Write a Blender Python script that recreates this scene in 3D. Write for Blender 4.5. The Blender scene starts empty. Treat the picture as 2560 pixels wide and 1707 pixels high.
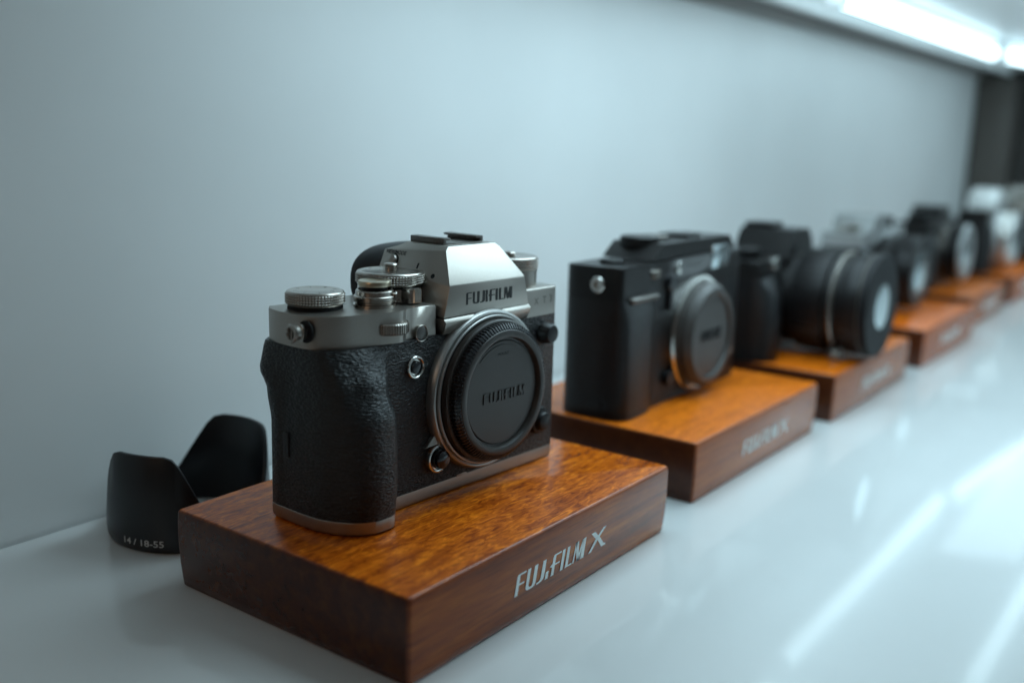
import bpy, bmesh, math, random
from mathutils import Vector, Matrix
random.seed(7)
S = 0.001                     # everything below is authored in millimetres
PI = math.pi
scene = bpy.context.scene
COL = scene.collection
BH = 31.04                    # height of a wooden block

# ------------------------------------------------------------------ materials
def new_mat(name):
    m = bpy.data.materials.new(name); m.use_nodes = True
    nt = m.node_tree; b = nt.nodes['Principled BSDF']
    return m, nt, b
def N(nt, t, **k):
    n = nt.nodes.new(t)
    for a, v in k.items():
        if a in n.inputs.keys(): n.inputs[a].default_value = v
        else: setattr(n, a, v)
    return n
def L(nt, a, b): nt.links.new(a, b)
def coords(nt, scale=(1, 1, 1), rot=(0, 0, 0), loc=(0, 0, 0)):
    t = nt.nodes.new('ShaderNodeTexCoord'); mp = nt.nodes.new('ShaderNodeMapping')
    mp.inputs['Scale'].default_value = scale; mp.inputs['Rotation'].default_value = rot; mp.inputs['Location'].default_value = loc
    L(nt, t.outputs['Object'], mp.inputs['Vector']); return mp.outputs['Vector']
def ramp(nt, fac, stops):
    r = nt.nodes.new('ShaderNodeValToRGB'); e = r.color_ramp.elements
    e[0].position, e[0].color = stops[0][0], (*stops[0][1], 1)
    e[1].position, e[1].color = stops[-1][0], (*stops[-1][1], 1)
    for p, c in stops[1:-1]:
        x = e.new(p); x.color = (*c, 1)
    L(nt, fac, r.inputs['Fac']); return r.outputs['Color']
def bump(nt, b, h, strength, dist):
    n = nt.nodes.new('ShaderNodeBump'); n.inputs['Strength'].default_value = strength; n.inputs['Distance'].default_value = dist
    L(nt, h, n.inputs['Height']); L(nt, n.outputs['Normal'], b.inputs['Normal']); return n

def plain(name, col, rough=.4, metal=0., coat=0., coat_r=.1, noise=.15, nscale=900, bmp=.0, spec=.5):
    """colour with a fine speckle in colour, roughness and surface"""
    m, nt, b = new_mat(name)
    n = N(nt, 'ShaderNodeTexNoise', Scale=nscale, Detail=3.0); L(nt, coords(nt), n.inputs['Vector'])
    c0 = tuple(max(0, v*(1-noise)) for v in col); c1 = tuple(v*(1+noise) for v in col)
    L(nt, ramp(nt, n.outputs['Fac'], [(.3, c0), (.7, c1)]), b.inputs['Base Color'])
    mr = N(nt, 'ShaderNodeMapRange'); mr.inputs['To Min'].default_value = max(.02, rough-.06); mr.inputs['To Max'].default_value = rough+.06
    n2 = N(nt, 'ShaderNodeTexNoise', Scale=60.0, Detail=4.0); L(nt, coords(nt), n2.inputs['Vector'])
    L(nt, n2.outputs['Fac'], mr.inputs['Value']); L(nt, mr.outputs['Result'], b.inputs['Roughness'])
    b.inputs['Metallic'].default_value = metal; b.inputs['Coat Weight'].default_value = coat; b.inputs['Coat Roughness'].default_value = coat_r
    b.inputs['Specular IOR Level'].default_value = spec
    if bmp: bump(nt, b, n.outputs['Fac'], bmp, .0001)
    return m

def leather(name, col=(.005, .0052, .0066), rough=.33, amount=.9):
    m, nt, b = new_mat(name)
    v = coords(nt, (.5, .5, 1.45))
    w = N(nt, 'ShaderNodeTexNoise', Scale=330.0, Detail=2.0); L(nt, v, w.inputs['Vector'])
    mx = N(nt, 'ShaderNodeMixRGB'); mx.inputs['Fac'].default_value = .0022; mx.blend_type = 'ADD'; mx.inputs['Fac'].default_value = .0024
    L(nt, v, mx.inputs['Color1']); L(nt, w.outputs['Color'], mx.inputs['Color2'])
    vo = N(nt, 'ShaderNodeTexVoronoi', feature='SMOOTH_F1', Scale=1180.0); L(nt, mx.outputs['Color'], vo.inputs['Vector'])
    n = N(nt, 'ShaderNodeTexNoise', Scale=1500.0, Detail=3.0); L(nt, v, n.inputs['Vector'])
    s = N(nt, 'ShaderNodeMath', operation='MULTIPLY_ADD'); L(nt, vo.outputs['Distance'], s.inputs[0]); s.inputs[1].default_value = -1.1
    L(nt, n.outputs['Fac'], s.inputs[2])
    bump(nt, b, s.outputs[0], amount, .0005)
    L(nt, ramp(nt, s.outputs[0], [(.0, tuple(c*.55 for c in col)), (.6, tuple(c*1.25 for c in col))]), b.inputs['Base Color'])
    b.inputs['Roughness'].default_value = rough; b.inputs['Specular IOR Level'].default_value = .42
    return m

def wood(name, seed=0., tint=(1, 1, 1), quiet=0.):
    m, nt, b = new_mat(name)
    off = (seed*3.1, seed*1.7, seed*2.3)
    # long grain, warped
    v1 = coords(nt, (7, 105, 105), loc=off)
    wv = N(nt, 'ShaderNodeTexNoise', Scale=1.6, Detail=5.0, Roughness=.6); wv.inputs['Distortion'].default_value = .5; L(nt, v1, wv.inputs['Vector'])
    # ribbon figure: short mottled flecks along the grain
    v2 = coords(nt, (125, 400, 400), rot=(0, 0, math.radians(9)), loc=off)
    fl = N(nt, 'ShaderNodeTexNoise', Scale=1.0, Detail=3.5, Roughness=.62); fl.inputs['Distortion'].default_value = 1.1; L(nt, v2, fl.inputs['Vector'])
    # pores: thin dark lines
    v3 = coords(nt, (60, 1500, 1500), loc=off)
    po = N(nt, 'ShaderNodeTexNoise', Scale=1.0, Detail=2.0); L(nt, v3, po.inputs['Vector'])
    # the figure shows on the planed top (normal up); the edge grain is quieter
    g = N(nt, 'ShaderNodeNewGeometry'); sx = N(nt, 'ShaderNodeSeparateXYZ'); L(nt, g.outputs['True Normal'], sx.inputs[0])
    f1 = N(nt, 'ShaderNodeMapRange'); f1.inputs['From Min'].default_value = .4; f1.inputs['From Max'].default_value = .9
    f1.inputs['To Min'].default_value = .12; f1.inputs['To Max'].default_value = .62; L(nt, sx.outputs['Z'], f1.inputs['Value'])
    mix = N(nt, 'ShaderNodeMix'); L(nt, f1.outputs['Result'], mix.inputs['Factor']); L(nt, wv.outputs['Fac'], mix.inputs['A']); L(nt, fl.outputs['Fac'], mix.inputs['B'])
    t = lambda c: tuple(a*b_ for a, b_ in zip(c, tint))
    col = ramp(nt, mix.outputs['Result'], [(.32, t((.13, .020, .0016))), (.43, t((.36, .066, .003))), (.53, t((.62, .135, .006))), (.64, t((.92, .255, .012)))])
    qm = N(nt, 'ShaderNodeMixRGB'); qm.inputs['Fac'].default_value = quiet; L(nt, col, qm.inputs['Color1']); qm.inputs['Color2'].default_value = (*t((.60, .150, .008)), 1); col = qm.outputs['Color']
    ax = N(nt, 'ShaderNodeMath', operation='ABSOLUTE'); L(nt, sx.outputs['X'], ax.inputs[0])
    end_shade = N(nt, 'ShaderNodeMath', operation='MULTIPLY'); L(nt, ax.outputs[0], end_shade.inputs[0]); end_shade.inputs[1].default_value = .94
    em = N(nt, 'ShaderNodeMixRGB'); L(nt, end_shade.outputs[0], em.inputs['Fac']); L(nt, col, em.inputs['Color1']); em.inputs['Color2'].default_value = (*t((.030, .008, .0045)), 1); col = em.outputs['Color']  # shade on the block ends, put into the colour by normal
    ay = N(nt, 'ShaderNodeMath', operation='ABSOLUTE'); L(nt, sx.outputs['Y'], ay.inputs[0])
    front_shade = N(nt, 'ShaderNodeMath', operation='MULTIPLY'); L(nt, ay.outputs[0], front_shade.inputs[0]); front_shade.inputs[1].default_value = .62
    ey = N(nt, 'ShaderNodeMixRGB'); L(nt, front_shade.outputs[0], ey.inputs['Fac']); L(nt, col, ey.inputs['Color1']); ey.inputs['Color2'].default_value = (*t((.19, .045, .013)), 1); col = ey.outputs['Color']  # front and back faces darkened in the colour to read as shaded
    pr = ramp(nt, po.outputs['Fac'], [(.32, (.45, .38, .35)), (.45, (1, 1, 1))])
    mu = N(nt, 'ShaderNodeMixRGB', blend_type='MULTIPLY'); pf = N(nt, 'ShaderNodeMath', operation='MULTIPLY_ADD'); L(nt, ax.outputs[0], pf.inputs[0]); pf.inputs[1].default_value = -.6; pf.inputs[2].default_value = .7; L(nt, pf.outputs[0], mu.inputs['Fac'])
    L(nt, col, mu.inputs['Color1']); L(nt, pr, mu.inputs['Color2']); L(nt, mu.outputs['Color'], b.inputs['Base Color'])
    b.inputs['Roughness'].default_value = .27; b.inputs['Specular IOR Level'].default_value = .34
    b.inputs['Coat Weight'].default_value = .0; b.inputs['Coat Roughness'].default_value = .2
    bump(nt, b, mu.outputs['Color'], .25, .0002)
    return m

M = dict(
    mount=plain('mount_metal', (.40, .40, .39), .36, .85, noise=.04),
    silver=plain('silver_magnesium', (.36, .335, .305), .36, .95, noise=.05, nscale=2500, bmp=.12),
    silver_bright=plain('polished_silver', (.62, .61, .58), .22, 1., noise=.04, nscale=1500),
    dial=plain('silver_dial', (.42, .385, .35), .25, 1., noise=.05, nscale=1800, bmp=.08),
    champagne=plain('champagne_button', (.50, .44, .33), .30, .95, noise=.03),
    leather=leather('black_leather'),
    leather_soft=leather('black_leather_fine', amount=.5),
    rubber=plain('black_rubber', (.006, .0062, .0078), .5, noise=.2),
    cap=plain('black_cap_plastic', (.030, .025, .022), .40, noise=.1, nscale=2500, bmp=.15),
    cap_knurl=plain('black_cap_gloss', (.013, .013, .016), .26, noise=.1),
    black=plain('black_metal', (.007, .0062, .0066), .34, noise=.1, spec=.3),
    black_soft=plain('black_satin_metal', (.010, .009, .009), .36, .1, noise=.1, spec=.35),
    hood=plain('hood_black_plastic', (.005, .0052, .0075), .36, noise=.12, nscale=2500, bmp=.1),
    gloss=plain('glossy_black', (.008, .008, .010), .1, noise=.1),
    dark=plain('dark_recess', (.004, .004, .005), .6, noise=.1, spec=.25),
    ink=plain('black_ink', (.008, .008, .008), .5, noise=.1),
    white_ink=plain('white_print', (.86, .90, .88), .45, noise=.05),
    grey_ink=plain('grey_print', (.55, .56, .56), .5, noise=.05),
    red=plain('red_paint', (.25, .01, .008), .4),
    glass=plain('glass_painted_reflection', (.62, .70, .72), .16, .9, noise=.05),  # pale metallic base stands for bright light reflected in the glass
    pale_dim=plain('matt_silver', (.34, .35, .35), .34, .5, noise=.05),
    cap_grey=plain('grey_cap_plastic', (.045, .041, .038), .4),
    lamp_lens=plain('smoked_lens', (.11, .105, .10), .3, .6),
    shoe=plain('shoe_metal', (.13, .12, .11), .35, .8),
    pale=plain('pale_silver_plastic', (.66, .67, .66), .28, .4, noise=.03),
)

# ------------------------------------------------------------------ mesh helpers
def finish(name, bm, mat, parent=None, smooth=35, weld=True):
    if weld: bmesh.ops.remove_doubles(bm, verts=bm.verts, dist=1e-7)
    bmesh.ops.recalc_face_normals(bm, faces=bm.faces)
    me = bpy.data.meshes.new(name); bm.to_mesh(me); bm.free()
    if smooth:
        for p in me.polygons: p.use_smooth = True
        me.set_sharp_from_angle(angle=math.radians(smooth))
    if mat is not None: me.materials.append(M[mat] if isinstance(mat, str) else mat)
    o = bpy.data.objects.new(name, me); COL.objects.link(o)
    if parent: o.parent = parent
    return o
def tag(o, label=None, cat=None, group=None, kind=None):
    if label: o['label'] = label
    if cat: o['category'] = cat
    if group: o['group'] = group
    if kind: o['kind'] = kind
    return o
def empty(name, loc, rz=0):
    o = bpy.data.objects.new(name, None); COL.objects.link(o)
    o.location = [c*S for c in loc]; o.rotation_euler = (0, 0, rz); o.empty_display_size = .02
    return o
def V(x, y, z): return Vector((x*S, y*S, z*S))
def box(bm, x0, x1, y0, y1, z0, z1, bev=0, seg=2, edges=None):
    vs = [bm.verts.new(V(x, y, z)) for z in (z0, z1) for y in (y0, y1) for x in (x0, x1)]
    fs = [bm.faces.new([vs[i] for i in q]) for q in ((0, 2, 3, 1), (4, 5, 7, 6), (0, 1, 5, 4), (2, 6, 7, 3), (0, 4, 6, 2), (1, 3, 7, 5))]
    if bev:
        es = set()
        for f in fs: es.update(f.edges)
        bmesh.ops.bevel(bm, geom=list(es), offset=bev*S, segments=seg, profile=.5, affect='EDGES')
    return bm
def prism(bm, pts, h0, h1, bev=0, seg=3, bev_bottom=False, axis='z'):
    """closed outline in a plane pushed from h0 to h1 along axis; bev rounds the h1 rim"""
    def P(a, b, h): return {'z': V(a, b, h), 'y': V(a, h, b), 'x': V(h, a, b)}[axis]
    lo = [bm.verts.new(P(a, b, h0)) for a, b in pts]; hi = [bm.verts.new(P(a, b, h1)) for a, b in pts]
    n = len(pts)
    fb = bm.faces.new(lo[::-1]); ft = bm.faces.new(hi)
    for i in range(n): bm.faces.new((lo[i], lo[(i+1) % n], hi[(i+1) % n], hi[i]))
    if bev:
        es = list(ft.edges) + (list(fb.edges) if bev_bottom else [])
        bmesh.ops.bevel(bm, geom=es, offset=bev*S, segments=seg, profile=.5, affect='EDGES', clamp_overlap=True)
    return bm
def lathe(bm, prof, c=(0, 0), axis='z', seg=64, sign=1, cap0=True, cap1=True):
    """profile [(radius, height)] turned about an axis through c; heights along axis"""
    rings = []
    for r, h in prof:
        ring = []
        for k in range(seg):
            t = 2*PI*k/seg; a, b = c[0]+r*math.cos(t), c[1]+r*math.sin(t)
            ring.append(bm.verts.new({'z': V(a, b, h), 'y': V(a, h, b), 'x': V(h, a, b)}[axis]))
        rings.append(ring)
    for A, B in zip(rings, rings[1:]):
        for k in range(seg): bm.faces.new((A[k], A[(k+1) % seg], B[(k+1) % seg], B[k]))
    if cap0 and prof[0][0] > 1e-4: bm.faces.new(rings[0][::-1])
    if cap1 and prof[-1][0] > 1e-4: bm.faces.new(rings[-1])
    return bm
def knurl(bm, c, r, z0, z1, rows=4, n=84, amp=.5, axis='z'):
    """diamond-studded band"""
    R = 2*rows+1; grid = []
    for j in range(R):
        h = z0+(z1-z0)*j/(R-1); ring = []
        for i in range(2*n):
            t = PI*i/n; rr = r+(amp if (i % 2 and j % 2) else 0)-(.12 if not (i % 2) and not (j % 2) else 0)
            a, b = c[0]+rr*math.cos(t), c[1]+rr*math.sin(t)
            ring.append(bm.verts.new(V(a, b, h) if axis == 'z' else V(a, h, b)))
        grid.append(ring)
    for A, B in zip(grid, grid[1:]):
        for i in range(2*n): 
            k = (i+1) % (2*n)
            bm.faces.new((A[i], A[k], B[k], B[i]))
    return bm
def ribs(bm, c, prof, n=60, amp=.3, duty=.5, axis='z'):
    """ribbed band: profile [(r,h)], teeth of height amp"""
    grid = []
    for r, h in prof:
        ring = []
        for i in range(n):
            for f, d in ((0, 0), (duty*.12, 1), (duty, 1), (duty+.12*duty, 0)):
                t = 2*PI*(i+f)/n; rr = r+amp*d
                a, b = c[0]+rr*math.cos(t), c[1]+rr*math.sin(t)
                ring.append(bm.verts.new(V(a, b, h) if axis == 'z' else V(a, h, b)))
        grid.append(ring)
    m = 4*n
    for A, B in zip(grid, grid[1:]):
        for i in range(m): bm.faces.new((A[i], A[(i+1) % m], B[(i+1) % m], B[i]))
    return bm
def catmull(pts, sub=5):
    out = []
    for i in range(len(pts)-1):
        p0 = pts[max(i-1, 0)]; p1 = pts[i]; p2 = pts[i+1]; p3 = pts[min(i+2, len(pts)-1)]
        for s in range(sub):
            t = s/sub
            out.append(tuple(.5*((2*b)+(-a+c)*t+(2*a-5*b+4*c-d)*t*t+(-a+3*b-3*c+d)*t**3) for a, b, c, d in zip(p0, p1, p2, p3)))
    out.append(pts[-1]); return out
def rrect(x0, x1, y0, y1, r, seg=5):
    o = []
    for cx, cy, a in ((x1-r, y1-r, 0), (x0+r, y1-r, 90), (x0+r, y0+r, 180), (x1-r, y0+r, 270)):
        for k in range(seg+1):
            t = math.radians(a+90*k/seg); o.append((cx+r*math.cos(t), cy+r*math.sin(t)))
    return o
def loft(bm, rings, cap=True):
    R = [[bm.verts.new(V(*p)) for p in ring] for ring in rings]
    n = len(R[0])
    for A, B in zip(R, R[1:]):
        for k in range(n): bm.faces.new((A[k], A[(k+1) % n], B[(k+1) % n], B[k]))
    if cap: bm.faces.new(R[0][::-1]); bm.faces.new(R[-1])
    return bm
def boolean(o, cutters):
    for c in cutters:
        md = o.modifiers.new('cut', 'BOOLEAN'); md.operation = 'DIFFERENCE'; md.object = c; md.solver = 'EXACT'
    bpy.context.view_layer.update()
    dg = bpy.context.evaluated_depsgraph_get()
    me = bpy.data.meshes.new_from_object(o.evaluated_get(dg)); mats = list(o.data.materials)
    o.modifiers.clear(); o.data = me
    if not me.materials:
        for m_ in mats: me.materials.append(m_)
    for p in me.polygons: p.use_smooth = True
    me.set_sharp_from_angle(angle=math.radians(30))
    for c in cutters: bpy.data.objects.remove(c)
def bevel_mesh(bm, w, seg=2, ang=25):
    es = [e for e in bm.edges if len(e.link_faces) == 2 and e.calc_face_angle(0) > math.radians(ang)]
    bmesh.ops.bevel(bm, geom=es, offset=w*S, segments=seg, profile=.5, affect='EDGES', clamp_overlap=True)

# lettering drawn as outlines: unit height 1, list of polygons
def stroke_rect(x0, y0, x1, y1): return [(x0, y0), (x1, y0), (x1, y1), (x0, y1)]
def maker_letters(short_i=False):
    """the condensed maker's word mark; returns polygons and total width"""
    P = []; T = .175; t = .08
    def Fp(x, arrow=False):
        P.append([(x, 0), (x+T, 0), (x+T, 1-t), (x+T, 1), (x+.10, 1), (x+.03, .97), (x, .88)])
        P.append(stroke_rect(x+T, 1-t, x+.50, 1))
        P.append(stroke_rect(x+T, .46, x+.47, .46+t))
        if arrow: P.append([(x-.16, .49), (x, .42), (x, .62), (x-.05, .56)])
    def U(x):
        P.append([(x, .16), (x+T, .20), (x+T, 1), (x, 1)]); P.append([(x+.40, .20), (x+.60, .16), (x+.60, 1), (x+.40, 1)])
        P.append([(x, .16), (x+.05, .04), (x+.17, -.01), (x+.43, -.01), (x+.55, .04), (x+.60, .16), (x+.40, .20), (x+.36, .10), (x+.24, .10), (x+T, .20)])
    def J(x):
        P.append([(x+.20, .22), (x+.42, .22), (x+.42, 1), (x+.22, 1)])
        P.append([(x-.02, 0), (x+.14, 0), (x+.30, .04), (x+.40, .12), (x+.42, .22), (x+.20, .22), (x+.16, .12), (x+.08, .085), (x-.02, .085)])
    def I(x): P.append(stroke_rect(x, 0, x+T, 1))
    def Ishort(x): P.append(stroke_rect(x, 0, x+T, .36))
    def Inotch(x): P.append([(x, 0), (x+T, 0), (x+T, .40), (x+.13, .52), (x+T, .64), (x+T, 1), (x, 1)])
    def Lp(x): P.append(stroke_rect(x, 0, x+T, 1)); P.append(stroke_rect(x+T, 0, x+.44, t))
    def Mp(x):
        P.append([(x, 0), (x+.07, 0), (x+.16, .97), (x+.16, 1), (x+.03, 1)])
        P.append([(x+.03, 1), (x+.24, 1), (x+.42, .0), (x+.28, .0)])
        P.append([(x+.28, 0), (x+.42, 0), (x+.58, 1), (x+.50, 1)])
        P.append([(x+.52, 0), (x+.74, 0), (x+.74, 1), (x+.50, 1)])
    x = 0; Fp(x); x += .60; U(x); x += .68; J(x); x += .50
    if short_i: Ishort(x)
    else: Inotch(x)
    x += .36; Fp(x, True); x += .58; I(x); x += .31; Lp(x); x += .50; Mp(x); x += .74
    return P, x
def put_polys(bm, polys, fn, h, thick):
    """polys in unit space; fn(a,b,d) -> Vector with d the height off the surface"""
    for k, poly in enumerate(polys):
        d = thick+k*.004
        lo = [bm.verts.new(fn(a, b, 0)) for a, b in poly]; hi = [bm.verts.new(fn(a, b, d)) for a, b in poly]
        n = len(poly)
        bm.faces.new(lo[::-1]); bm.faces.new(hi)
        for i in range(n): bm.faces.new((lo[i], lo[(i+1) % n], hi[(i+1) % n], hi[i]))
def text_polys(body, bold=0.):
    """triangles of a line of text in the built-in font, unit = font size"""
    cu = bpy.data.curves.new('t', 'FONT'); cu.body = body; cu.size = 1; cu.resolution_u = 3; cu.offset = bold
    o = bpy.data.objects.new('t', cu); COL.objects.link(o); bpy.context.view_layer.update()
    me = bpy.data.meshes.new_from_object(o.evaluated_get(bpy.context.evaluated_depsgraph_get()))
    P = [[(me.vertices[i].co.x, me.vertices[i].co.y) for i in p.vertices] for p in me.polygons]
    bpy.data.objects.remove(o); bpy.data.curves.remove(cu); bpy.data.meshes.remove(me)
    return P
def decal(name, polys, fn, mat, parent, flat=True, thick=.05):
    bm = bmesh.new()
    if flat:
        for poly in polys:
            try: bm.faces.new([bm.verts.new(fn(a, b, thick)) for a, b in poly])
            except ValueError: pass
    else: put_polys(bm, polys, fn, 0, thick)
    return finish(name, bm, mat, parent, smooth=0, weld=flat)

# ------------------------------------------------------------------ the hero camera, frame: x = u along the front, y = v to the back, z up from its sole
A0 = math.radians(-3.4817)
hero = empty('mirrorless_camera', (16.07, 56.48, BH), A0)
tag(hero, 'silver and black camera body with a body cap on the nearest wooden block', 'camera')
UC, ZC = 85.4, 40.3           # lens mount centre

def grip_ring(z, inset=0.):
    t = max(0, min(1, (z-2)/64.5))
    def lerp(tab):
        for (a, fa), (b, fb) in zip(tab, tab[1:]):
            if t <= b:
                k = (t-a)/(b-a); k = k*k*(3-2*k); return fa+(fb-fa)*k
        return tab[-1][1]
    gp = lerp([(0, -12.4), (.25, -13.6), (.6, -13.0), (.8, -8.6), (.93, -3.0), (1, .5)])
    ul = lerp([(0, .9), (.5, 1.6), (.85, 3.2), (1, 5.0)])
    ur = lerp([(0, 29.5), (.5, 29.8), (.75, 28.8), (.92, 31), (1, 37)])
    back = 33+lerp([(0, 0), (.55, 0), (.72, 2.5), (.85, 7.5), (.97, 8.3), (1, 7.5)])
    bl = lerp([(0, .6), (.55, .8), (.8, 1.2), (1, 4.5)])
    g = gp
    q = min(1, (-g)/9)
    ctrl = [(bl+.8, back-3), (bl+.1, back-7), (ul, 22), (ul, 14), (ul+.9, 4+3*(1-q)), (ul+3.6, -3.2*q+4.6*(1-q)), (ul+8, g+3.4*q+1.9*(1-q)), (ul+13.5, g+.35), (ul+19, g), (ur-5.5, g+.7*q),
            (ur-2.6, g+3.2*q), (ur-1.1, g*.42), (ur+.4, -.9*q), (ur+3, 0)]
    pts = catmull(ctrl, 5)
    pts += [(60, 0), (UC, 0), (110, 0), (131.8, 0), (132.9, .5), (133.3, 1.6), (133.3, 30), (132.6, 32.2), (130, 33), (90, 33.4), (50, 33.4), (40, 33.4+(back-33)*.7), (26, back+.3), (10, back), (bl+4, back-.4)]
    if inset:
        pts = [(a+(inset if a < 60 else -inset)*(1 if a < 3+ul or a > 130 else 0), b) for a, b in pts]
    return [(a, b, z) for a, b in pts]
bm = bmesh.new(); loft(bm, [grip_ring(5.4+60.7*k/26) for k in range(27)])
grip = finish('leather_body', bm, 'leather', hero, 50)
cut = bmesh.new(); box(cut, -3, 1.0+1.4, 17.2, 23.4, 24.6, 35.4)
cut2 = bmesh.new(); box(cut2, -3, 2.2, 33.6, 34.7, 52.5, 63.5)
cut3 = bmesh.new(); box(cut3, -3, 1.35, 30.4, 30.8, 8, 49.5)
cut4 = bmesh.new(); box(cut4, -3, 2.3, 8, 31, 48.6, 49.0)
boolean(grip, [finish('c', c, None, None, 0) for c in (cut, cut2, cut4)])
for c in (cut3,): c.free()
bm = bmesh.new(); box(bm, .9, 2.6, 19.4, 22.7, 25.2, 34.8, .5)
finish('cable_cover', bm, 'rubber', hero)
# bottom plate follows the same outline
def plate_ring(z, k): 
    c = (66, 12)
    return [(a+(c[0]-a)*k, b+(c[1]-b)*k*2.2, z) for a, b, _ in grip_ring(3)]
bm = bmesh.new(); loft(bm, [plate_ring(.3, .018), plate_ring(.7, .006), plate_ring(1.6, 0), plate_ring(5.6, -.002), plate_ring(5.75, 0)])
finish('bottom_plate', bm, 'silver', hero, 40)
bm = bmesh.new(); box(bm, 70, 76, -.15, 3, 5.6, 6.4, .1); finish('accessory_port', bm, 'silver', hero)

# top plate: shoulder by the grip, then a set-back stretch up to the finder housing
left = catmull([(10, 40), (7, 37.5), (4.9, 31), (4.3, 24), (4.5, 16), (6.3, 10.4), (10.2, 6.9), (15.5, 4.2), (25, 1.8), (33, -.2), (38.0, -.8), (40.6, .2), (42.0, 1.3), (44.5, 1.5)], 5)
out = left+[(50, 1.2), (57.6, .8), (58.2, 1.5), (58.3, 34), (50, 40)]
bm = bmesh.new(); prism(bm, out, 66.15, 78.0, .9, 3)
tp = finish('top_plate', bm, 'silver', hero, 30)
c1 = bmesh.new(); prism(c1, rrect(25.0, 44.0, 68.7, 74.9, 1.2), -6, 9, 0, axis='y')
boolean(tp, [finish('c', c1, None, None, 0)])
bm = bmesh.new(); prism(bm, [(111.6, 33), (111.6, 0), (131.6, 0), (132.8, .5), (133.3, 1.8), (133.3, 30), (132.6, 32.4), (130.5, 33)], 66.15, 78.4, .8, 3)
finish('top_plate', bm, 'silver', hero, 30)
bm = bmesh.new(); box(bm, 50, 112, 30, 33.2, 66.4, 79, .5); finish('rear_panel', bm, 'silver', hero)
bm = bmesh.new(); box(bm, 26, 43, 6.5, 9, 68.6, 75, 0); finish('dial_recess', bm, 'dark', hero)
# front command dial
bm = bmesh.new(); ribs(bm, (35.6, 3.6), [(6.7, 69.6), (7.2, 70.1), (7.2, 73.4), (6.7, 73.9)], 44, .5); lathe(bm, [(6.8, 69.6), (6.8, 73.9)], (35.6, 3.6), seg=48)
finish('front_dial', bm, 'dial', hero, 20, weld=False)
# exposure dial
def top_dial(name, c, r, z0, z1, n, base=None, base_mat='dial', rows=4, bev=.9):
    d = empty_part(name, hero)
    bm = bmesh.new(); knurl(bm, c, r-.25, z0+.45, z1-bev, rows, n)
    lathe(bm, [(r-.5, z0), (r-.2, z0+.45)], c, seg=96, cap1=False)
    lathe(bm, [(r-.2, z1-bev), (r-.22, z1-bev+.25), (r-.5, z1-.3), (r-1.1, z1), (r-2.2, z1+.02), (r-2.4, z1-.06), (0.0001, z1-.06)], c, seg=96, cap0=False)
    me = finish(name, bm, 'dial', hero, 28, weld=False)
    bpy.data.objects.remove(d)
    if base:
        b = bmesh.new(); lathe(b, [(base, 77.8), (base, z0+.02)], c, seg=72); finish('dial_base', b, base_mat, me, 30)
    return me
def empty_part(n, p):
    o = bpy.data.objects.new(n, None); return o
def dial_marks(parent, c, z, r, items, size=1.5, rot0=0):
    for k, s in enumerate(items):
        a = math.radians(rot0+360*k/len(items)); P = text_polys(s, .02); w = max(x for q in P for x, _ in q)
        def fn(x, y, d, a=a, w=w):
            lx, ly = (x-w/2)*size, (y-.35)*size+r
            return V(c[0]+lx*math.cos(a)-ly*math.sin(a), c[1]+lx*math.sin(a)+ly*math.cos(a), z+d)
        decal('marking', P, fn, 'ink', parent, thick=.03)
ed = top_dial('exposure_dial', (19, 25.4), 10.9, 79.6, 84.7, 58, 10.2, 'dark')
dial_marks(ed, (19, 25.4), 84.66, 7.4, ['0', '1', '2', '3', 'C', '3', '2', '1'], 1.9, 20)
b = bmesh.new(); prism(b, [(29.6, 23.6), (31.4, 22.4), (30.0, 24.8)], 78.22, 78.3); finish('index_mark', b, 'ink', hero, 0)
# shutter speed dial with its lock button, base collar and lever
SD = (55.0, 23.2)
sd = top_dial('shutter_speed_dial', SD, 13.7, 84.2, 89.2, 72, None)
dial_marks(sd, SD, 89.17, 10.0, ['B', '1', '2', '4', '8', '15', '30', '60', '125', '250', 'A', 'T'], 2.0, 12)
b = bmesh.new(); lathe(b, [(2.3, 89.0), (2.35, 90.9), (2.75, 91.1), (2.8, 91.5), (2.4, 92.0), (1.4, 92.15), (.0001, 92.15)], SD, seg=40); finish('lock_button', b, 'dial', sd, 30)
b = bmesh.new(); lathe(b, [(12.6, 83.4), (12.9, 83.6), (12.9, 84.3)], SD, seg=72); finish('collar_groove', b, 'dark', sd, 30)
b = bmesh.new(); lathe(b, [(12.7, 78.0), (13.0, 78.3), (13.0, 83.2), (12.6, 83.5)], SD, seg=72); mc = finish('metering_collar', b, 'dial', hero, 30)
b = bmesh.new()
lev = [(49.2, 8.2), (49.4, 6.6), (50.4, 6.1)]
for k in range(4): lev += [(50.6+k*1.15, 6.3), (51.0+k*1.15, 5.4), (51.5+k*1.15, 6.3)]
lev += [(55.6, 7.4), (55.6, 12), (49.6, 12)]
prism(b, lev, 78.6, 83.9, .35, 2); finish('metering_lever', b, 'silver_bright', hero, 30)
# shutter release with its switch collar
SB = (38.6, 14.5)
b = bmesh.new(); lathe(b, [(8.2, 77.9), (8.2, 78.9), (7.3, 79.2), (7.3, 79.6), (7.8, 79.9), (7.95, 80.2), (7.95, 81.9), (7.6, 82.2), (7.2, 82.3), (7.2, 83.7), (6.9, 84.2), (6.2, 84.35), (5.9, 83.8), (5.0, 83.8)], SB, seg=72)
pc = finish('power_switch', b, 'dial', hero, 30)
b = bmesh.new()
for k in range(9):
    a = math.radians(-58+k*9.5); cx, cy = SB[0]+8.15*math.cos(a), SB[1]+8.15*math.sin(a)
    lathe(b, [(.1, 79.9), (.5, 80.2), (.5, 82.9), (.1, 83.2)], (cx, cy), seg=8)
prism(b, [(SB[0]+7.9*math.cos(math.radians(a)), SB[1]+7.9*math.sin(math.radians(a))) for a in range(-66, 28, 6)]+[(SB[0], SB[1])], 80.0, 83.2, .3)
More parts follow.
